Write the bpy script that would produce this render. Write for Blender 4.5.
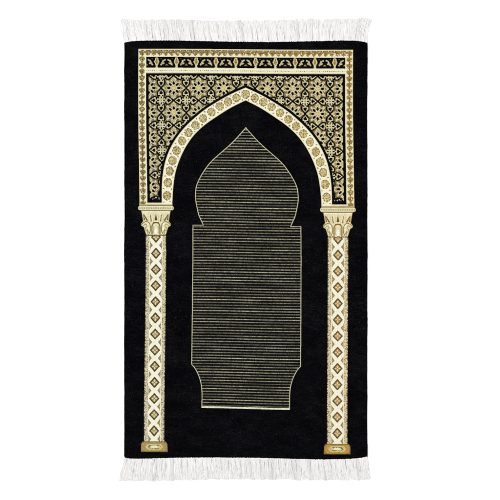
import bpy, math
import numpy as np

# ------------------------------------------------------------------ clean, camera, world, lamp
for o in list(bpy.data.objects):
    bpy.data.objects.remove(o, do_unlink=True)
scene = bpy.context.scene
COL = scene.collection

S = 0.0026                      # metres per unit of the woven plan (the rug is about 0.63 x 1.09 m)
TOP = 0.0075                    # height of the pile surface
LENS = 85.0
DIST = 500 * S * LENS / 36.0

cam_d = bpy.data.cameras.new('camera')
cam_d.lens = LENS
cam_d.sensor_width = 36.0
cam_d.clip_start = 0.05
cam_d.clip_end = 100.0
cam = bpy.data.objects.new('camera', cam_d)
cam.location = (0, 0, DIST + TOP)
COL.objects.link(cam)
scene.camera = cam

world = bpy.data.worlds.new('World')
scene.world = world
world.use_nodes = True
wb = world.node_tree.nodes['Background']
wb.inputs[0].default_value = (1.0, 1.0, 1.0, 1)
wb.inputs[1].default_value = 0.70            # even white ambient fill, standing in for studio surroundings

ld = bpy.data.lights.new('softbox', 'AREA')
ld.shape = 'RECTANGLE'
ld.size = 2.6
ld.size_y = 2.6
ld.energy = 98.0
ld.color = (1.0, 0.995, 0.985)
lamp = bpy.data.objects.new('softbox', ld)
lamp.location = (-0.45, 0.35, 3.7)
lamp.rotation_euler = (-math.atan2(0.35, 3.7), -math.atan2(0.45, 3.7), 0)
COL.objects.link(lamp)

vs = scene.view_settings
vs.view_transform = 'Standard'
vs.look = 'None'
vs.gamma = 1.0
vs.use_curve_mapping = False
vs.exposure = 0.0
E_LIGHT = 1.30                  # light level on the floor (a product shot, exposed to the right)

# ------------------------------------------------------------------ helpers
rng = np.random.default_rng(7)


def lin(r, g, b):
    c = np.array([r, g, b], float) / 255.0
    c = np.where(c <= 0.04045, c / 12.92, ((c + 0.055) / 1.055) ** 2.4)
    return c / E_LIGHT


def pxy(x, y):
    return (x - 250.0) * S, (250.0 - y) * S


def link(name, mesh, mat, parent=None):
    o = bpy.data.objects.new(name, mesh)
    if mat is not None:
        mesh.materials.append(mat)
    if parent is not None:
        o.parent = parent
    COL.objects.link(o)
    return o


def make_mesh(name, co, quads, col=None, smooth=True):
    me = bpy.data.meshes.new(name)
    nq = len(quads)
    me.vertices.add(len(co))
    me.vertices.foreach_set('co', np.ascontiguousarray(co, dtype=np.float32).ravel())
    me.loops.add(nq * 4)
    me.loops.foreach_set('vertex_index', np.ascontiguousarray(quads, dtype=np.int32).ravel())
    me.polygons.add(nq)
    me.polygons.foreach_set('loop_start', np.arange(0, nq * 4, 4, dtype=np.int32))
    me.polygons.foreach_set('use_smooth', np.full(nq, smooth, dtype=bool))
    me.update(calc_edges=True)
    if col is not None:
        a = me.color_attributes.new('yarn', 'FLOAT_COLOR', 'POINT')
        rgba = np.ones((len(co), 4), np.float32)
        rgba[:, :3] = col
        a.data.foreach_set('color', rgba.ravel())
    me.validate()
    return me


def principled(name):
    m = bpy.data.materials.new(name)
    m.use_nodes = True
    nt = m.node_tree
    return m, nt, nt.nodes['Principled BSDF']


# ------------------------------------------------------------------ materials
def pile_material(name, bump):
    m, nt, b = principled(name)
    at = nt.nodes.new('ShaderNodeAttribute')
    at.attribute_name = 'yarn'
    tc = nt.nodes.new('ShaderNodeTexCoord')
    nz = nt.nodes.new('ShaderNodeTexNoise')
    nz.inputs['Scale'].default_value = 900.0
    nz.inputs['Detail'].default_value = 3.0
    nt.links.new(tc.outputs['Object'], nz.inputs['Vector'])
    mr = nt.nodes.new('ShaderNodeMapRange')
    mr.inputs['From Min'].default_value = 0.3
    mr.inputs['From Max'].default_value = 0.7
    mr.inputs['To Min'].default_value = 0.86
    mr.inputs['To Max'].default_value = 1.1
    nt.links.new(nz.outputs['Fac'], mr.inputs['Value'])
    mx = nt.nodes.new('ShaderNodeVectorMath')
    mx.operation = 'SCALE'
    nt.links.new(at.outputs['Color'], mx.inputs[0])
    nt.links.new(mr.outputs['Result'], mx.inputs['Scale'])
    nt.links.new(mx.outputs['Vector'], b.inputs['Base Color'])
    bp = nt.nodes.new('ShaderNodeBump')
    bp.inputs['Strength'].default_value = bump
    bp.inputs['Distance'].default_value = 0.0006
    nt.links.new(nz.outputs['Fac'], bp.inputs['Height'])
    nt.links.new(bp.outputs['Normal'], b.inputs['Normal'])
    b.inputs['Roughness'].default_value = 1.0
    b.inputs['Specular IOR Level'].default_value = 0.0
    return m


M_BLACK = pile_material('black_velvet_pile', 0.5)
M_WOVEN = pile_material('woven_cream_and_gold_yarn', 0.35)

M_FLOOR, nt, b = principled('white_paper')
b.inputs['Base Color'].default_value = (0.93, 0.93, 0.93, 1)
b.inputs['Roughness'].default_value = 0.95
b.inputs['Specular IOR Level'].default_value = 0.0
nz = nt.nodes.new('ShaderNodeTexNoise')
nz.inputs['Scale'].default_value = 30.0
bp = nt.nodes.new('ShaderNodeBump')
bp.inputs['Strength'].default_value = 0.02
nt.links.new(nz.outputs['Fac'], bp.inputs['Height'])
nt.links.new(bp.outputs['Normal'], b.inputs['Normal'])

M_FRINGE, nt, b = principled('white_cotton_thread')
at = nt.nodes.new('ShaderNodeAttribute')
at.attribute_name = 'yarn'
nt.links.new(at.outputs['Color'], b.inputs['Base Color'])
b.inputs['Roughness'].default_value = 0.9
b.inputs['Specular IOR Level'].default_value = 0.1

M_BACK, nt, b = principled('dark_backing_weave')
wv = nt.nodes.new('ShaderNodeTexWave')
wv.inputs['Scale'].default_value = 300.0
cr = nt.nodes.new('ShaderNodeValToRGB')
cr.color_ramp.elements[0].color = (0.004, 0.004, 0.005, 1)
cr.color_ramp.elements[1].color = (0.010, 0.010, 0.011, 1)
nt.links.new(wv.outputs['Fac'], cr.inputs['Fac'])
nt.links.new(cr.outputs['Color'], b.inputs['Base Color'])
b.inputs['Roughness'].default_value = 1.0
b.inputs['Specular IOR Level'].default_value = 0.0

# ------------------------------------------------------------------ floor
fl = make_mesh('floor', np.array([(-4, -4, 0), (4, -4, 0), (4, 4, 0), (-4, 4, 0)], float),
               np.array([[0, 1, 2, 3]]), smooth=False)
floor = link('floor', fl, M_FLOOR)
floor['kind'] = 'structure'
floor['label'] = 'plain white seamless surface the rug lies on'

# ------------------------------------------------------------------ the rug
rug = bpy.data.objects.new('prayer_rug', None)
COL.objects.link(rug)
rug['label'] = 'black prayer rug with cream and gold woven arch, two columns and white fringes'
rug['category'] = 'rug'

X0, X1 = 124.2, 367.5           # side edges of the rug in plan units
TOPX = [124.2, 126, 130, 135, 141, 155, 180, 230, 270, 305, 340, 355, 361, 365, 367.5]
TOPY = [41.9, 41.2, 40.5, 40.0, 39.7, 39.8, 40.2, 41.0, 41.2, 40.4, 40.0, 40.2, 40.8, 41.6, 42.5]
BOTX = [124.2, 127, 132, 140, 150, 185, 220, 255, 280, 320, 345, 356, 362, 367.5]
BOTY = [457.5, 458.6, 459.2, 459.3, 459.0, 458.3, 458.0, 458.3, 459.0, 460.1, 460.0, 459.4, 458.7, 457.4]


def top_edge(x):
    return np.interp(x, TOPX, TOPY)


def bottom_edge(x):
    return np.interp(x, BOTX, BOTY)


# the weave is not quite true: its axis wanders and its rows run slightly down to the right
def axis_x(y):
    return np.interp(y, [40, 90, 130, 160, 200, 260, 340, 408, 460],
                     [245.8, 245.6, 245.8, 246.3, 246.9, 247.0, 246.4, 245.7, 245.7])


def row_skew(y):
    return np.interp(y, [40, 90, 150, 207, 254, 330, 408, 460],
                     [0.45, 0.5, 0.7, 0.95, 0.9, 1.05, 1.3, 1.2])


def smooth_curve(vv, uu, v0, v1, sig):
    g = np.arange(v0, v1 + 0.125, 0.25)
    w = np.interp(g, vv, uu)
    n = int(sig * 4 / 0.25)
    pre = 2 * w[0] - w[1:n + 1][::-1]
    post = 2 * w[-1] - w[-n - 1:-1][::-1]
    k = np.exp(-0.5 * (np.arange(-n, n + 1) * 0.25 / sig) ** 2)
    k /= k.sum()
    return g, np.convolve(np.concatenate([pre, w, post]), k, 'valid')


ARCH_O = [(0, 87.6), (15.6, 94.4), (25.6, 100.3), (35.6, 106.4), (42, 110.6), (49.8, 117.2), (58.3, 124.8),
          (65.1, 132.4), (72.5, 142.6), (77.5, 152.1), (81.0, 161.7), (82.8, 169.5), (83.8, 175.3),
          (84.7, 184), (85, 190), (85.1, 206)]
ARCH_I = [(0, 100.3), (15.6, 107.9), (25.6, 114.6), (37.8, 122.6), (46.3, 129.6), (54.2, 138), (61, 148.2),
          (65.8, 157.9), (69.5, 167.5), (71.7, 175.2), (73.2, 185), (74.2, 195), (74.7, 206)]
DOME = [(0, 128), (10.7, 140), (15.2, 144.4), (20, 148.8), (24, 152.2), (30.2, 157.6), (32.1, 159.1),
        (38.2, 165.6), (44.4, 174.6), (48.6, 182.4), (50.7, 188.4), (51.3, 195), (51.3, 200), (50.5, 204.8),
        (48.3, 215.4), (43.7, 225.4)]
FOOT = [(54.4, 365.2), (51.2, 368.8), (48.5, 373.6), (46.6, 378), (45.4, 382), (44.2, 387.5), (43.8, 393), (43.7, 408)]


def curve(pts, sig):
    p = np.array(pts)
    return smooth_curve(p[:, 1], p[:, 0], p[0, 1], p[-1, 1], sig)


G_AO, G_AI, G_D, G_F = curve(ARCH_O, 3.0), curve(ARCH_I, 3.0), curve(DOME, 1.6), curve(FOOT, 0.8)


def cv(G, v):
    """half width and its slope at row v"""
    g, w = G
    return np.interp(v, g, w), np.interp(v, g, np.gradient(w, g))


def hnoise(ix, iy, seed=0):
    """repeatable random number per knot"""
    n = (np.asarray(ix).astype(np.int64) * 374761393 + np.asarray(iy).astype(np.int64) * 668265263
         + seed * 1442695041) & 0xFFFFFFFF
    n = ((n ^ (n >> 13)) * 1274126177) & 0xFFFFFFFF
    n = (n ^ (n >> 16)) & 0xFFFF
    return n / 65535.0


def vnoise(x, y, sx, sy, seed):
    """smooth value noise"""
    fx, fy = x / sx, y / sy
    ix, iy = np.floor(fx).astype(np.int64), np.floor(fy).astype(np.int64)
    tx, ty = fx - ix, fy - iy
    tx = tx * tx * (3 - 2 * tx)
    ty = ty * ty * (3 - 2 * ty)
    a = hnoise(ix, iy, seed) * (1 - tx) + hnoise(ix + 1, iy, seed) * tx
    c = hnoise(ix, iy + 1, seed) * (1 - tx) + hnoise(ix + 1, iy + 1, seed) * tx
    return a * (1 - ty) + c * ty


def seg(px, py, ax, ay, bx, by):
    dx, dy = bx - ax, by - ay
    t = np.clip(((px - ax) * dx + (py - ay) * dy) / (dx * dx + dy * dy + 1e-9), 0, 1)
    return np.hypot(px - ax - t * dx, py - ay - t * dy)


def drop(px, py, cx, cy, ang, la, lb):
    """ellipse value (<1 inside), long axis la along ang"""
    c, s = math.cos(ang), math.sin(ang)
    x, y = px - cx, py - cy
    return np.hypot((x * c + y * s) / la, (-x * s + y * c) / lb)


# yarns, as they look under the studio light (a scan cast, greyer left and more golden right, is painted in)
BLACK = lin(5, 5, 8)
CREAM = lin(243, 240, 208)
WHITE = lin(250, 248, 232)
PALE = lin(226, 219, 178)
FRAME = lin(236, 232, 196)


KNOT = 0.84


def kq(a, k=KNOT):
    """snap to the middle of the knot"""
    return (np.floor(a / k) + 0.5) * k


def cast_tint(a, b, u):  # left-to-right colour cast put into the yarn colour
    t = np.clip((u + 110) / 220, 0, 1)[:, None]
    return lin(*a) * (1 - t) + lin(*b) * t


FIELD, BORDER, FRIEZE, DOTTED, SPANDREL, ARCH, COL_L, COL_R, CAP_L, CAP_R, BASE_L, BASE_R, NICHE, OUTLINE = range(14)

HEART = [(12.5, 0.0), (10.5, 2.4), (8.95, 4.4), (8.8, 7.1), (9.8, 8.3), (11.0, 7.7)]
MEDAL = [(0, 93.9), (9.3, 97.9), (17.6, 101.8), (25.8, 106.6), (34.2, 112.3), (42.6, 118.8), (50.2, 125.7),
         (57.5, 133.2), (64.1, 141.5), (69.5, 150.9), (73.7, 161), (76.7, 171.6), (78.7, 183.3), (79.9, 196.2)]


def design(x, y):
    """the woven pattern: part index and yarn colour at plan point (x, y)"""
    n = len(x)
    u = x - axis_x(y)
    v = y - row_skew(y) * np.tanh(u / 45.0)
    au = np.abs(u)
    lab = np.zeros(n, np.int8)
    rgb = np.empty((n, 3))
    rgb[:] = BLACK

    def put(idx, mask, c):
        c = np.asarray(c)
        rgb[idx[mask]] = c[mask] if c.ndim == 2 else c

    # ---------------------------------------------- border band
    i = np.where((au < 107.3) & (v > 49.4) & (v < 205.2) & ((au > 99.6) | (v < 57.3)))[0]
    lab[i] = BORDER
    ui, vi = kq(u[i]), kq(v[i])
    ai = np.abs(ui)
    rgb[i] = FRAME
    kn = hnoise(np.floor(u[i] / KNOT), np.floor(v[i] / KNOT), 61)
    brown = cast_tint((142, 124, 78), (166, 136, 72), ui) * (0.7 + 0.55 * kn[:, None])
    dark = cast_tint((100, 82, 46), (122, 92, 40), ui)
    top = vi < 56.3
    side = ai > 99.6
    # upper run: trefoils hanging down between pale triangles
    k = np.round(ui / 5.93 - 0.5) + 0.5
    du, dv = ui - k * 5.93, vi - 52.9
    leaf = np.minimum(drop(du, dv, 0, 0.3, 0, 2.3, 2.8),
                      np.minimum(drop(du, dv, -1.85, -0.5, 0, 1.4, 1.8), drop(du, dv, 1.85, -0.5, 0, 1.4, 1.8)))
    tt = top & (ai < 104.5)
    put(i, tt & (leaf < 1.0), brown)
    put(i, tt & (np.hypot(du, dv - 0.5) < 0.85), dark)
    put(i, tt & (np.abs(dv + 2.3) < 0.45) & (np.abs(np.abs(du) - 1.9) < 0.6), dark)
    put(i, tt & (leaf < 0.8) & (kn > 0.91), PALE)
    put(i, tt & (leaf < 0.95) & (kn < 0.12), dark)
    # side runs
    k = np.round((vi - 53.0) / 6.3)
    dv, ds = vi - 53.0 - k * 6.3, ai - 103.6
    leaf = np.minimum(drop(ds, dv, 0, 0.2, 0, 2.4, 2.8),
                      np.minimum(drop(ds, dv, -1.7, -0.3, 0, 1.35, 1.5), drop(ds, dv, 1.7, -0.3, 0, 1.35, 1.5)))
    sd = side & (vi > 50.2)
    put(i, sd & (leaf < 1.0), brown)
    put(i, sd & (np.hypot(ds, dv - 0.6) < 0.8), dark)
    put(i, sd & (np.abs(ds) < 0.42) & (np.abs(np.abs(dv) - 2.6) < 0.6), dark)
    put(i, sd & (leaf < 0.8) & (kn > 0.91), PALE)
    put(i, sd & (leaf < 0.95) & (kn < 0.12), dark)
    edge = ((ai > 106.6) | (vi < 50.0))
    put(i, edge, PALE)

    # ---------------------------------------------- frieze of urns and leaves
    i = np.where((au <= 99.6) & (v >= 57.3) & (v < 68.2))[0]
    lab[i] = FRIEZE
    ui, vi = kq(u[i]) * 0.6 + u[i] * 0.4, kq(v[i]) * 0.6 + v[i] * 0.4
    k = np.clip(np.round((ui + 89.0) / 19.78), 0, 9)
    du = ui + 89.0 - k * 19.78
    a = np.abs(du)
    urn = cast_tint((214, 204, 156), (222, 206, 150), ui)
    gold = cast_tint((158, 138, 86), (176, 146, 82), ui)
    prof = np.interp(vi, [58.0, 58.4, 59.6, 61.0, 62.2, 63.6, 65.0, 66.4, 67.2, 68.2],
                     [0.5, 1.3, 1.6, 2.1, 2.7, 1.9, 1.3, 0.8, 0.9, 1.6])
    lf = np.minimum(seg(a, vi, 8.4, 60.4, 6.2, 61.0), seg(a, vi, 6.6, 61.2, 4.4, 65.2) - 0.15)
    lf = np.minimum(lf, seg(a, vi, 7.2, 63.6, 5.4, 64.0) - 0.1)
    kn = hnoise(np.floor(u[i] / KNOT), np.floor(v[i] / KNOT), 66)[:, None]
    put(i, lf < 0.6, cast_tint((200, 191, 146), (210, 194, 142), ui) * (0.6 + 0.6 * kn))
    put(i, np.hypot(a - 4.3, vi - 59.2) < 0.55, lin(96, 88, 66))
    put(i, (a < prof) & (vi > 58.0), urn)
    put(i, (a < prof - 1.0) & (vi > 58.6) & (vi < 64.5), gold)
    put(i, (np.hypot(a, vi - 59.6) < 0.7) | (np.hypot(a - 0.6, vi - 62.4) < 0.5), lin(116, 90, 48))
    bud = (np.abs(a - 9.89) < (vi - 64.1) * 0.9) & (vi < 65.9)
    put(i, bud, cast_tint((138, 116, 82), (176, 152, 98), ui))

    # ---------------------------------------------- dotted band
    i = np.where((au <= 99.6) & (v >= 68.2) & (v < 73.7))[0]
    lab[i] = DOTTED
    ui, vi = u[i], v[i]
    rgb[i] = CREAM * 0.97
    put(i, vi > 73.1, cast_tint((176, 166, 124), (196, 180, 128), ui))
    put(i, vi < 68.6, PALE)
    dk = np.floor(ui / 1.92)
    dd = (ui / 1.92 - dk - 0.5) * 1.92
    amp = 0.25 + 0.75 * hnoise(dk, dk * 0, 5)
    m = (np.abs(dd) < 0.5) & (np.abs(vi - 71.0) < 0.55)
    c = (CREAM * (1 - amp[:, None]) + lin(110, 98, 58) * amp[:, None])
    put(i, m, c)

    # ---------------------------------------------- spandrel panel and arch band
    uo, so = cv(G_AO, v)
    uin, si = cv(G_AI, v)
    out_d = np.where(v < 87.6, (87.6 - v + au * 0.43) * 0.9, (au - uo) / np.sqrt(1 + so * so))
    in_d = np.where(v < 100.3, 9.0, (au - uin) / np.sqrt(1 + si * si))
    i = np.where((au <= 99.6) & (v >= 73.7) & (v < 203.6) & (out_d >= 0))[0]
    lab[i] = SPANDREL
    ui, vi = kq(u[i], 0.625), kq(v[i] - 88.4, 0.625) + 88.4
    ai = np.abs(ui)
    kn = hnoise(np.floor(u[i] / 0.625), np.floor((v[i] - 88.4) / 0.625), 62)[:, None]
    p = np.mod(ai - 22.0 + 12.5, 25.0) - 12.5
    q = np.mod(vi - 88.4 + 12.5, 25.0) - 12.5
    p, q = np.abs(p), np.abs(q)
    hi, lo = np.maximum(p, q), np.minimum(p, q)
    tan = cast_tint((134, 119, 82), (146, 124, 78), ui) * (0.34 + 1.0 * kn)
    cr = cast_tint((220, 213, 170), (230, 219, 170), ui) * (0.66 + 0.46 * kn)
    goldc = cast_tint((222, 198, 124), (228, 204, 128), ui)
    petal = np.minimum(drop(hi, lo, 4.95, 0, 0, 1.75, 1.12),
                       drop(hi, lo, 3.5, 3.5, math.pi / 4, 1.7, 1.1))
    line = np.full(len(i), 9.0)
    for (a0, b0), (a1, b1) in zip(HEART[:-1], HEART[1:]):
        line = np.minimum(line, seg(hi, lo, a0, b0, a1, b1))
    line = np.minimum(line, seg(hi, lo, 12.5, 9.0, 12.5, 10.2) + 0.1)
    line = np.minimum(line, seg(hi, lo, 9.6, 9.6, 10.2, 10.2) + 0.1)
    heart = np.minimum(drop(hi, lo, 12.5, 5.1, 0, 1.75, 1.35), drop(hi, lo, 12.5, 4.2, 0, 0.9, 1.6))
    col = tan.copy()
    m = (petal > 1.0) & (petal < 1.75) & (hi < 7.2)
    col[m] = cr[m]
    m = np.abs(seg(hi, lo, 6.6, 2.6, 10.6, 0.2)) < 0.5
    col[m] = cr[m]
    m = np.hypot(hi - 6.2, lo - 6.2) < 1.1
    col[m] = cr[m]
    m = (line > 0.6) & (line < 1.7) & (hi > 9.6) & (lo > 1.6)
    col[m] = cr[m]
    m = (heart >= 1.0) & (heart < 1.65)
    col[m] = cr[m]
    m = np.abs(np.hypot(hi - 12.5, lo - 12.5) - 2.4) < 0.6
    col[m] = cr[m]
    m = np.hypot(hi - 8.7, lo) < 1.0
    col[m] = (goldc[m] + tan[m]) * 0.5
    m = np.hypot(hi, lo) < 1.75
    col[m] = goldc[m]
    m = (line < 0.78) | (petal < 1.1) | (heart < 1.05)
    col[m] = BLACK
    edge = (ai > 96.9) | (vi < 76.0) | (out_d[i] < 2.5) | (vi > 200.3)
    # ragged toe of the panel
    edge |= (vi > 197) & (hnoise(np.floor(ui), np.floor(vi), 3) < 0.35)
    col[edge] = BLACK
    rgb[i] = col

    i = np.where((v >= 87.6) & (v < 205.2) & (out_d < 0) & (in_d > 0))[0]
    lab[i] = ARCH
    ui, vi = kq(u[i]), kq(v[i])
    ai = np.abs(ui)
    od, idd = out_d[i], in_d[i]
    kn = hnoise(np.floor(u[i] / KNOT), np.floor(v[i] / KNOT), 63)
    rgb[i] = CREAM
    body = cast_tint((192, 178, 122), (204, 184, 118), ui) * (0.72 + 0.5 * kn[:, None])
    spot = cast_tint((122, 108, 64), (144, 114, 60), ui)
    pts = MEDAL
    for j, (mu, mv) in enumerate(pts):
        du, dv = ai - mu, vi - mv
        near = (np.abs(du) < 7) & (np.abs(dv) < 8)
        if mu == 0:
            du = ui
        r = np.hypot(du / 4.25, dv / np.where(dv > 0, 5.1 if j > 8 or j == 0 else 4.5, 4.4))
        put(i, near & (r < 1.18) & (r >= 1.0), WHITE)
        m = near & (r < 1.0)
        put(i, m, body)
        ang = np.arctan2(dv, du)
        ring = m & (r > 0.76) & (np.cos(ang * 9) > -0.25)
        put(i, ring, spot)
        gx, gy = np.mod(du + 0.85, 1.7) - 0.85, np.mod(dv + 0.85, 1.7) - 0.85
        put(i, m & (r < 0.7) & (np.abs(gx) < 0.4) & (np.abs(gy) < 0.42), spot * 0.55 + body * 0.45)
        put(i, m & (r < 0.75) & (kn > 0.80), PALE)
        put(i, m & (r < 0.75) & (kn < 0.16), spot)
        if j + 1 < len(pts):
            nu, nv = pts[j + 1]
            cu, cw = (mu + nu) / 2, (mv + nv) / 2
            tl = math.hypot(nu - mu, nv - mv)
            tx, ty = (nu - mu) / tl, (nv - mv) / tl
            for sgn in (-1, 1):
                sx, sy = cu - ty * 4.1 * sgn, cw + tx * 4.1 * sgn
                put(i, np.hypot(ai - sx, vi - sy) < 0.75, spot)
    for sx, sy in ((76.8, 202.6), (82.9, 202.9)):
        put(i, np.hypot(ai - sx, vi - sy) < 0.8, spot)
    put(i, (od > -0.55), PALE)
    put(i, (idd < 0.5), PALE)

    # ---------------------------------------------- columns
    for sgn, LC, LK, LB in ((-1, COL_L, CAP_L, BASE_L), (1, COL_R, CAP_R, BASE_R)):
        cu = np.interp(v, [206, 236, 254, 431, 455], [91, 91, 91, 91.6, 91.4])
        du = u * sgn - cu
        ad = np.abs(du)
        # shaft
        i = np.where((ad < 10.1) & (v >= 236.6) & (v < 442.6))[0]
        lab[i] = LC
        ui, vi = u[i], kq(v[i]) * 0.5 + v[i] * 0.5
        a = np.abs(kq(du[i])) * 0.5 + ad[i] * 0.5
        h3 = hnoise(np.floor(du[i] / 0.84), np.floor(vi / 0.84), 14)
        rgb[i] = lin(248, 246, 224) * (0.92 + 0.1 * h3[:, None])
        db = cast_tint((76, 60, 28), (112, 80, 32), ui) * (0.8 + 0.4 * h3[:, None])
        ta = cast_tint((166, 150, 106), (180, 150, 94), ui)
        ol = cast_tint((140, 124, 78), (160, 130, 72), ui)
        # greyer, speckled flanks
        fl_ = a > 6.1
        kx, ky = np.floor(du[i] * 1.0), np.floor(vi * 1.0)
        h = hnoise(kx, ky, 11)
        gr = cast_tint((212, 206, 174), (222, 212, 174), ui)
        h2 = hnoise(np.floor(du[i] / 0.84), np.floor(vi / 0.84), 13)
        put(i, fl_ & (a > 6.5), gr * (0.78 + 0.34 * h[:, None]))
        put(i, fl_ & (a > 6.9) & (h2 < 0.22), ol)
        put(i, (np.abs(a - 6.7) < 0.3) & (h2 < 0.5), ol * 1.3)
        put(i, (a > 9.1) & (h2 < 0.62), cast_tint((128, 118, 84), (138, 116, 72), ui) * (0.5 + 0.8 * h[:, None]))
        k = np.round((vi - 254.2) / 16.17)
        dv = vi - 254.2 - k * 16.17
        dia = a / 5.2 + np.abs(dv) / 5.8
        pan = a < 6.2
        put(i, pan & (dia < 1.0), db)
        put(i, pan & (dia < 0.66), ta)
        put(i, pan & (dia < 0.5) & (hnoise(kx, ky, 12) < 0.4), ol)
        put(i, pan & (dia < 0.55) & (((a < 0.5) & (np.abs(dv) > 0.7)) | ((np.abs(dv) < 0.5) & (a > 0.7))), lin(228, 218, 178))
        # half lozenges at the panel edge
        dm = np.abs(dv) - 8.085
        tri = (5.9 - a) + np.abs(dm) * 0.85
        put(i, pan & (tri < 3.0) & (a < 5.9), ol)
        put(i, pan & (tri < 1.3) & (a < 5.5), lin(214, 200, 150))
        put(i, pan & (np.abs(a - 5.75) < 0.35) & (np.abs(dm) < 4.2), ol)

        # base block
        hw = np.interp(v, [442.2, 443.4, 445.4, 453.2], [11.2, 12.0, 13.1, 13.3])
        i = np.where((ad < hw) & (v >= 442.6) & (v < 453.2))[0]
        lab[i] = LB
        ui, vi, a = u[i], v[i], ad[i]
        rgb[i] = cast_tint((152, 132, 98), (150, 116, 66), ui)
        ring = np.maximum(np.abs(vi - 447.9) / 4.6, (a - 7.2) / 4.8)
        rr = np.hypot(np.maximum(a - 8.2, 0) / 4.3, (vi - 447.9) / 4.6)
        kn = hnoise(np.floor(du[i] / KNOT), np.floor(vi / KNOT), 64)[:, None]
        put(i, rr < 1.0, cast_tint((174, 150, 88), (190, 150, 62), ui) * (0.75 + 0.45 * kn))
        rr2 = np.maximum(np.abs(vi - 447.9) / 2.9, (a + np.abs(vi - 447.9) * 0.9) / 9.0)
        put(i, rr2 < 1.0, lin(212, 201, 146) * (0.8 + 0.35 * kn))
        rr3 = np.maximum(np.abs(vi - 447.9) / 1.9, (a + np.abs(vi - 447.9) * 1.3) / 6.6)
        put(i, (np.abs(rr3 - 0.85) < 0.2) & (hnoise(np.floor(du[i] / 1.2), np.floor(vi), 9) < 0.62), lin(126, 120, 74))
        put(i, rr3 < 0.6, lin(238, 234, 192))
        put(i, (vi < 443.4) | (vi > 452.6), cast_tint((98, 80, 48), (112, 82, 38), ui))

        # capital: strip, abacus, bell with leaves, volutes
        hw = np.interp(v, [205.2, 206.9, 207.0, 207.6, 208.9, 210.2, 211.0, 211.1, 211.9, 212.0, 213, 217, 222.2, 223.0,
                           225.0, 226.6, 228.0, 231, 234.5, 236.7],
                       [16.6, 16.6, 16.6, 17.4, 17.8, 17.5, 16.6, 15.2, 15.2, 14.7, 14.4, 13.7, 12.9, 13.6,
                        15.0, 14.6, 12.3, 11.3, 10.3, 9.0])
        strip = (v >= 203.6) & (v < 205.2) & (au < 99.6) & (au > np.interp(v, G_AO[0], G_AO[1]))
        i = np.where(((ad < hw) & (v >= 205.2) & (v < 236.7) | strip) & (u * sgn > 0))[0]
        lab[i] = LK
        ui, vi, a, d_ = u[i], v[i], ad[i], du[i]
        rgb[i] = lin(233, 227, 184)
        olive = cast_tint((128, 115, 72), (150, 122, 68), ui)
        brn = cast_tint((104, 78, 36), (140, 88, 30), ui)
        put(i, (vi > 205.5) & (vi < 206.7), olive)
        dk = np.floor(d_ / 1.75)
        put(i, (np.abs((d_ / 1.75 - dk - 0.5)) < 0.3) & (np.abs(vi - 209.0) < 0.55), olive)
        put(i, (vi > 210.5) & (vi < 211.1), PALE * 0.8)
        put(i, (vi > 211.1) & (vi < 212.0), olive)
        put(i, (vi > 212.4) & (vi < 213.2), WHITE)
        # dark gaps between the upper leaves
        def stroke(x0_, y0_, x1_, y1_, w0, w1):
            f = np.clip((vi - y0_) / (y1_ - y0_), 0, 1)
            return (seg(a, vi, x0_, y0_, x1_, y1_) < w0 + (w1 - w0) * f)
        put(i, stroke(11.7, 215.2, 9.4, 221.4, 0.9, 1.6), PALE)
        put(i, (a < 0.5 + (vi - 213.6) * 0.28) & (vi > 213.6) & (vi < 221.6), PALE)
        put(i, stroke(0, 215, 0, 220.6, 0.15, 0.95) | ((a < (vi - 214.4) * 0.22) & (vi > 214.4) & (vi < 221.2)), brn)
        put(i, (a < 0.35) & (vi > 217) & (vi < 221), brn * 0.6)
        put(i, stroke(5.5, 215.6, 4.7, 222.0, 0.3, 0.55), brn * 1.15)
        put(i, stroke(12.3, 215.2, 8.8, 221.0, 0.35, 0.75), brn)
        put(i, stroke(12.4, 216.0, 11.6, 220.6, 0.3, 0.7), brn * 1.2)
        put(i, stroke(8.0, 214.6, 7.2, 221.5, 0.2, 0.3), lin(206, 194, 146))
        put(i, stroke(2.9, 214.6, 2.6, 221.5, 0.2, 0.3), lin(206, 194, 146))
        # curled side leaves
        path = [(14.3, 225.6), (12.6, 223.6), (10.4, 222.5), (8.0, 222.7), (6.2, 224.6), (5.3, 228.0), (5.6, 232.0), (7.2, 235.4)]
        ln = np.full(len(i), 9.0)
        for (a0, b0), (a1, b1) in zip(path[:-1], path[1:]):
            ln = np.minimum(ln, seg(a, vi, a0, b0, a1, b1))
        put(i, ln < 0.42, olive)
        path = [(12.6, 226.6), (10.8, 225.0), (9.0, 225.6), (9.2, 227.6), (10.6, 228.6), (10.0, 231.0), (8.2, 232.0), (8.6, 234.4)]
        ln = np.full(len(i), 9.0)
        for (a0, b0), (a1, b1) in zip(path[:-1], path[1:]):
            ln = np.minimum(ln, seg(a, vi, a0, b0, a1, b1))
        put(i, ln < 0.45, cast_tint((168, 156, 108), (184, 158, 100), ui))
        put(i, (np.hypot(a - 8.0, (vi - 225.0) / 1.2) < 0.85) | (np.hypot(a - 7.4, (vi - 229.6) / 1.3) < 0.9), WHITE)
        put(i, (seg(a, vi, 8.8, 229.8, 7.4, 233.4) < 0.3), olive)
        # middle leaf with its pale drop
        ar = np.hypot(a / 4.3, np.maximum(227.8 - vi, 0) / 5.0)
        put(i, (np.abs(ar - 0.92) < 0.15) & (vi > 222.8) & (vi < 235), olive)
        put(i, (a < 3.0) & (np.abs(vi - 223.6) < 0.55), brn * 1.2)
        put(i, (np.abs(a - 2.3) < 0.5) & (vi > 226.5) & (vi < 234), cast_tint((186, 174, 124), (200, 178, 118), ui))
        put(i, np.hypot(a / 1.55, (vi - 232.0) / 2.9) < 1, lin(252, 251, 242))
        put(i, (vi > 235.4) & (hnoise(np.floor(d_), 0 * vi, 4) < 0.7), olive)
        put(i, (a > hw[i] - 0.55) & (vi > 212), cast_tint((176, 166, 120), (190, 168, 112), ui))
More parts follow.
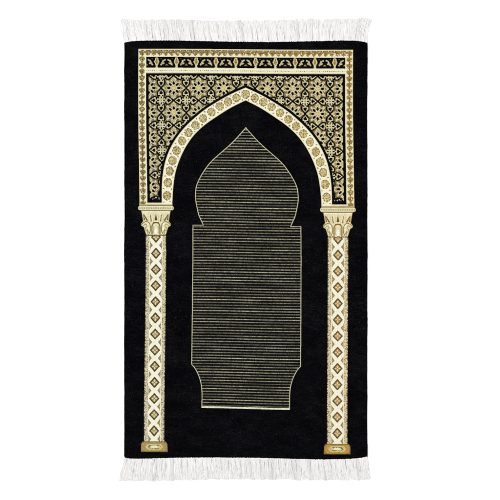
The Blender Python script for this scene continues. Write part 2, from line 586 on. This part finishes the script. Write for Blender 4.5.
        put(i, (vi > 236.1), brn)
        rgb[i] *= (0.84 + 0.26 * hnoise(np.floor(d_ / KNOT), np.floor(vi / KNOT), 65))[:, None]

    # ---------------------------------------------- striped niche
    ud, sdm = cv(G_D, v)
    uf, sf = cv(G_F, v)
    half = np.where(v < 225.6, ud, np.where(v < 365.2, np.interp(v, [225.6, 365.2], [53.9, 54.4]), uf))
    slope = np.where(v < 225.6, sdm, np.where(v < 365.2, 0.0, sf))
    inside = (v > 127.4) & (v < 408.8) & (au < half + 0.4 * np.sqrt(1 + slope ** 2))
    i = np.where(inside)[0]
    ui, vi, ai = u[i], v[i], au[i]
    pd = (half[i] - ai) / np.sqrt(1 + slope[i] ** 2)
    PITCH = 2.79
    k = np.floor((vi - 128.5) / PITCH)
    f = (vi - 128.5) / PITCH - k - 0.5
    lvl = 0.22 + 0.34 * vnoise(ui + k * 37.7, k * 1.0, 18.0, 1.0, 21)
    lvl *= 0.55 + 0.9 * hnoise(np.floor(ui / 1.1), k, 22)
    lvl *= 0.66 + 0.26 * np.cos(k * 2 * math.pi * 0.279 + ui * 0.012) + 0.42 * hnoise(k, k * 0, 24)
    warm = hnoise(k, k * 0 + 3, 25)[:, None]
    thread = lin(226, 220, 176) * warm + lin(222, 221, 196) * (1 - warm)
    band = np.exp(-(f * PITCH / 0.40) ** 4)
    ghost = 0.015 * vnoise(ui, vi, 9, 1.2, 23) * (hnoise(np.floor(ui / 1.1), np.floor(vi / 0.7), 26) < 0.5)
    rgb[i] = BLACK + thread * (np.maximum(band * lvl, ghost))[:, None]
    lab[i] = NICHE
    o = (pd < 0.27) | ((vi > 225.2) & (vi < 226.1) & (ai > 43.4)) | (vi > 407.2)
    lab[i[o]] = OUTLINE
    h = 0.78 + 0.35 * hnoise(np.floor(ui), np.floor(vi), 27)
    oc = lin(212, 207, 170) * h[:, None]
    put(i, o, oc)
    put(i, vi > 407.2, lin(238, 234, 204) * h[:, None])

    return lab, rgb


# ------------------------------------------------------------------ knot grid
STEP = 1.0 / 3.0
nx = int(round((X1 - X0) / STEP)) + 1
gx = np.linspace(X0, X1, nx)
gy = np.linspace(40.0, 460.0, int(420 / STEP) + 1)
ny = len(gy)
GX, GY = np.meshgrid(gx, gy)
wt = np.clip(1 - (GY - 40.0) / 9.0, 0, 1)
wbm = np.clip(1 - (460.0 - GY) / 9.0, 0, 1)
GY = GY + (top_edge(GX) - 40.0) * wt + (bottom_edge(GX) - 460.0) * wbm

we = np.clip(1 - np.minimum(GX - X0, X1 - GX) / 6.0, 0, 1)
GX = GX + we * 0.5 * (vnoise(GY, GY * 0 + GX.round(-2), 18.0, 1.0, 71) - 0.5) + we * 0.18 * (vnoise(GY, GY * 0 + GX.round(-2), 3.1, 1.0, 72) - 0.5)
flat_x, flat_y = GX.ravel(), GY.ravel()
acc = np.zeros((nx * ny, 3))
o3 = STEP / 3
OFFS = [(a, b_) for a in (-o3, 0, o3) for b_ in (-o3, 0, o3)]
for ox, oy in OFFS:
    acc += design(flat_x + ox, flat_y + oy)[1]
acc /= len(OFFS)

# yarn-to-yarn variation, lint and painted brushed-pile shading on the dark pile
kx, ky = np.floor(flat_x * 1.0), np.floor(flat_y * 1.0)
fx, fy = np.floor(flat_x / STEP), np.floor(flat_y / STEP)
acc *= (0.90 + 0.20 * hnoise(fx, fy, 31))[:, None]
cloud = vnoise(flat_x, flat_y, 14, 9, 33) * 0.6 + vnoise(flat_x, flat_y, 4, 3, 34) * 0.4
lint_shading = hnoise(fx, fy, 35) ** 5 * 0.009 * (0.3 + cloud) + (hnoise(fx, fy, 36) > 0.9985) * 0.035
lint_shading += 0.0034 * vnoise(flat_x, flat_y, 5.0, 0.9, 38) ** 3 * (0.2 + 1.3 * cloud ** 2)  # brushed streaks: pile shading painted into the colour
lint_shading += 0.0020 * cloud ** 1.5 * hnoise(kx, ky, 37)
acc += lint_shading[:, None] * np.array([0.95, 0.99, 1.10])
acc = np.clip(acc, 0.0005, 0.9)

cxm = 0.25 * (GX[:-1, :-1] + GX[1:, :-1] + GX[:-1, 1:] + GX[1:, 1:])
cym = 0.25 * (GY[:-1, :-1] + GY[1:, :-1] + GY[:-1, 1:] + GY[1:, 1:])
lab = design(cxm.ravel(), cym.ravel())[0]

# relief: the light yarn stands a little proud, tufts are uneven, the edge rolls down
lum = acc.mean(axis=1)
ed = np.minimum(np.minimum(flat_x - X0, X1 - flat_x),
                np.minimum(flat_y - top_edge(flat_x), bottom_edge(flat_x) - flat_y))
z = TOP + 0.00035 * np.clip(lum * 2.2, 0, 1) + 0.00022 * (hnoise(fx, fy, 41) - 0.5)
z += 0.0011 * (vnoise(flat_x, flat_y, 60, 45, 42) - 0.5)
z -= 0.0022 * np.clip(1 - ed / 1.8, 0, 1) ** 2
wx, wy = pxy(flat_x, flat_y)
CO = np.stack([wx, wy, z], axis=1)

rr, cc = np.divmod(np.arange((nx - 1) * (ny - 1)), nx - 1)
v00 = rr * nx + cc
QUADS = np.stack([v00, v00 + nx, v00 + nx + 1, v00 + 1], axis=1)


def woven(name, which, mat, parent):
    q = QUADS[lab == which]
    used, inv = np.unique(q.ravel(), return_inverse=True)
    co, colr = CO[used], acc[used]
    quads = inv.reshape(-1, 4)
    if which == FIELD:          # the pile folds down over the edge of the rug
        ring = np.concatenate([np.arange(nx), np.arange(1, ny) * nx + nx - 1,
                               (ny - 1) * nx + np.arange(nx - 2, -1, -1), np.arange(ny - 2, 0, -1) * nx])
        top_i = np.searchsorted(used, ring)
        low = CO[ring].copy()
        low[:, 2] = 0.0012
        low[:, :2] *= 0.9994
        base = len(co)
        co = np.concatenate([co, low])
        colr = np.concatenate([colr, acc[ring]])
        m = len(ring)
        a = np.arange(m)
        bb = (a + 1) % m
        sk = np.stack([top_i[a], top_i[bb], base + bb, base + a], axis=1)
        quads = np.concatenate([quads, sk])
    me = make_mesh(name, co, quads, colr)
    return link(name, me, mat, parent)


woven('pile_field', FIELD, M_BLACK, rug)
woven('border_band', BORDER, M_WOVEN, rug)
woven('urn_frieze', FRIEZE, M_WOVEN, rug)
woven('dotted_band', DOTTED, M_WOVEN, rug)
woven('spandrel_panel', SPANDREL, M_WOVEN, rug)
woven('arch_band', ARCH, M_WOVEN, rug)
for shaft, cap, bas in ((COL_L, CAP_L, BASE_L), (COL_R, CAP_R, BASE_R)):
    c = woven('column', shaft, M_WOVEN, rug)
    woven('capital', cap, M_WOVEN, c)
    woven('column_base', bas, M_WOVEN, c)
nic = woven('niche_panel', NICHE, M_WOVEN, rug)
woven('niche_outline', OUTLINE, M_WOVEN, nic)

# backing sheet under the pile
bx = np.linspace(X0 + 0.4, X1 - 0.4, 80)
tp = np.stack([*pxy(bx, top_edge(bx) + 0.4)], axis=1)
bt = np.stack([*pxy(bx, bottom_edge(bx) - 0.4)], axis=1)
co, qd = [], []
for zz in (0.0004, 0.0014):
    for row in (tp, bt):
        co += [(a[0], a[1], zz) for a in row]
N = 80
for k in range(N - 1):
    qd.append((k, k + 1, N + k + 1, N + k))
    qd.append((2 * N + k, 3 * N + k, 3 * N + k + 1, 2 * N + k + 1))
    qd.append((k, 2 * N + k, 2 * N + k + 1, k + 1))
    qd.append((N + k, N + k + 1, 3 * N + k + 1, 3 * N + k))
for k, in ((0,), (N - 1,)):
    qd.append((k, N + k, 3 * N + k, 2 * N + k))
link('backing', make_mesh('backing', np.array(co), np.array(qd), smooth=False), M_BACK, rug)


# ------------------------------------------------------------------ fringes
def fringe(sign, seed):
    """sign +1: the fringe beyond the top edge, -1: beyond the bottom edge; loose threads in soft clumps"""
    r = np.random.default_rng(seed)
    n = 2500
    NS, SIDES = 9, 5
    verts, quads, cols = [], [], []
    nb = 0
    edges = [X0 - 0.5]
    while edges[-1] < X1 + 0.5:
        edges.append(edges[-1] + r.uniform(2.2, 5.2))
    edges = np.array(edges)
    cl = r.uniform(0, 1, (len(edges), 3))
    for k in range(n):
        bxp = X0 + 0.3 + (X1 - X0 - 0.6) * (k + r.uniform(-0.4, 0.4)) / (n - 1)
        bxp = min(max(bxp, X0 + 0.2), X1 - 0.2)
        f = (bxp - X0) / (X1 - X0)
        # clumps of uneven width
        j = int(np.searchsorted(edges, bxp)) - 1
        mid, wid = 0.5 * (edges[j] + edges[j + 1]), edges[j + 1] - edges[j]
        ch, ch2, ch3 = cl[j]
        yb = float(top_edge(bxp)) + 1.0 if sign > 0 else float(bottom_edge(bxp)) - 1.0
        if sign > 0:
            ytip = np.interp(f, [0, 0.02, 0.12, 0.25, 0.4, 0.55, 0.7, 0.9, 1], [18.2, 18.0, 19.0, 19.0, 20.0, 19.6, 18.9, 17.6, 17.2])
            splay = np.interp(f, [0, 0.05, 0.2, 0.5, 0.8, 0.95, 1], [-4.2, -4.2, -2.8, -3.4, 0.8, 4.0, 4.8])
        else:
            ytip = np.interp(f, [0, 0.05, 0.2, 0.4, 0.6, 0.8, 0.9, 1], [481.4, 482.0, 481.4, 480.2, 480.2, 481.0, 481.0, 480.6])
            splay = np.interp(f, [0, 0.05, 0.2, 0.5, 0.8, 0.95, 1], [-5.4, -4.0, 0.5, 2.8, 2.2, 3.0, 3.6])
        splay += (ch - 0.5) * 2.6 + r.normal(0, 0.8) + (r.normal(0, 2.2) if r.uniform() < 0.07 else 0)
        ytip += sign * ((ch2 - 0.35) * 1.6 + abs(r.normal(0, 0.6)))
        t = np.linspace(0, 1, NS)
        pull = (mid - bxp) * 0.22
        bend = (ch3 - 0.5) * 1.6 * np.sin(t * math.pi * 1.3)
        wav = r.normal(0, 0.26) * np.sin(t * math.pi * r.uniform(1, 3.0) + r.uniform(0, 6)) * t
        xs = bxp + splay * t ** 1.25 + pull * np.sin(t * math.pi * 0.85) + bend + wav
        ys = yb + (ytip - yb) * t
        layer = r.uniform(0, 1)
        zs = (0.0042 * (1 - t) ** 1.6 + 0.0005 + layer * 0.0019 * (1 - 0.55 * t)
              + 0.0008 * ch * np.sin(t * math.pi))
        rad = r.uniform(0.17, 0.27) * S * (1 - 0.35 * t)
        X, Y = pxy(xs, ys)
        base = np.stack([X, Y, zs], axis=1)
        d = np.gradient(base, axis=0)
        d /= np.linalg.norm(d, axis=1)[:, None]
        s1 = np.cross(d, [0, 0, 1.0])
        s1 /= np.linalg.norm(s1, axis=1)[:, None]
        s2 = np.cross(s1, d)
        tw = 0.25 * np.sin(t * 40 + r.uniform(0, 6))
        for a in range(SIDES):
            an = 2 * math.pi * a / SIDES
            verts.append(base + (s1 * math.cos(an) + s2 * math.sin(an)) * (rad * (1 + 0.2 * tw))[:, None])
        shade = 0.785 + 0.09 * (r.uniform() - 0.5) - 0.12 * (ch2 < 0.2) * r.uniform()
        cols.append(np.tile(np.array([1.0, 0.985, 0.975]) * shade, (NS * SIDES, 1)))
        for a in range(SIDES):
            a2 = (a + 1) % SIDES
            j = np.arange(NS - 1)
            quads.append(np.stack([nb + a * NS + j, nb + a2 * NS + j, nb + a2 * NS + j + 1, nb + a * NS + j + 1], axis=1))
        nb += NS * SIDES
    # the whipped end of the warp the threads come out of
    hx = np.linspace(X0 + 0.2, X1 - 0.2, 240)
    hy = (top_edge(hx) + 0.15) if sign > 0 else (bottom_edge(hx) - 0.15)
    HX, HY = pxy(hx, hy)
    nh = len(hx)
    for a in range(8):
        an = 2 * math.pi * a / 8
        rad = 0.85 * S * (1 + 0.12 * np.sin(hx * 5.0))
        verts.append(np.stack([HX, HY + rad * math.cos(an), 0.0036 + rad * math.sin(an)], axis=1))
        cols.append(np.tile(np.array([0.8, 0.79, 0.78]), (nh, 1)))
        a2 = (a + 1) % 8
        j = np.arange(nh - 1)
        quads.append(np.stack([nb + a * nh + j, nb + a * nh + j + 1, nb + a2 * nh + j + 1, nb + a2 * nh + j], axis=1))
    me = make_mesh('fringe', np.concatenate(verts), np.concatenate(quads), np.concatenate(cols))
    return link('fringe', me, M_FRINGE, rug)


ft = fringe(1, 101)
fb = fringe(-1, 202)

scene.render.engine = 'CYCLES'
scene.render.resolution_x = 1024
scene.render.resolution_y = 1024
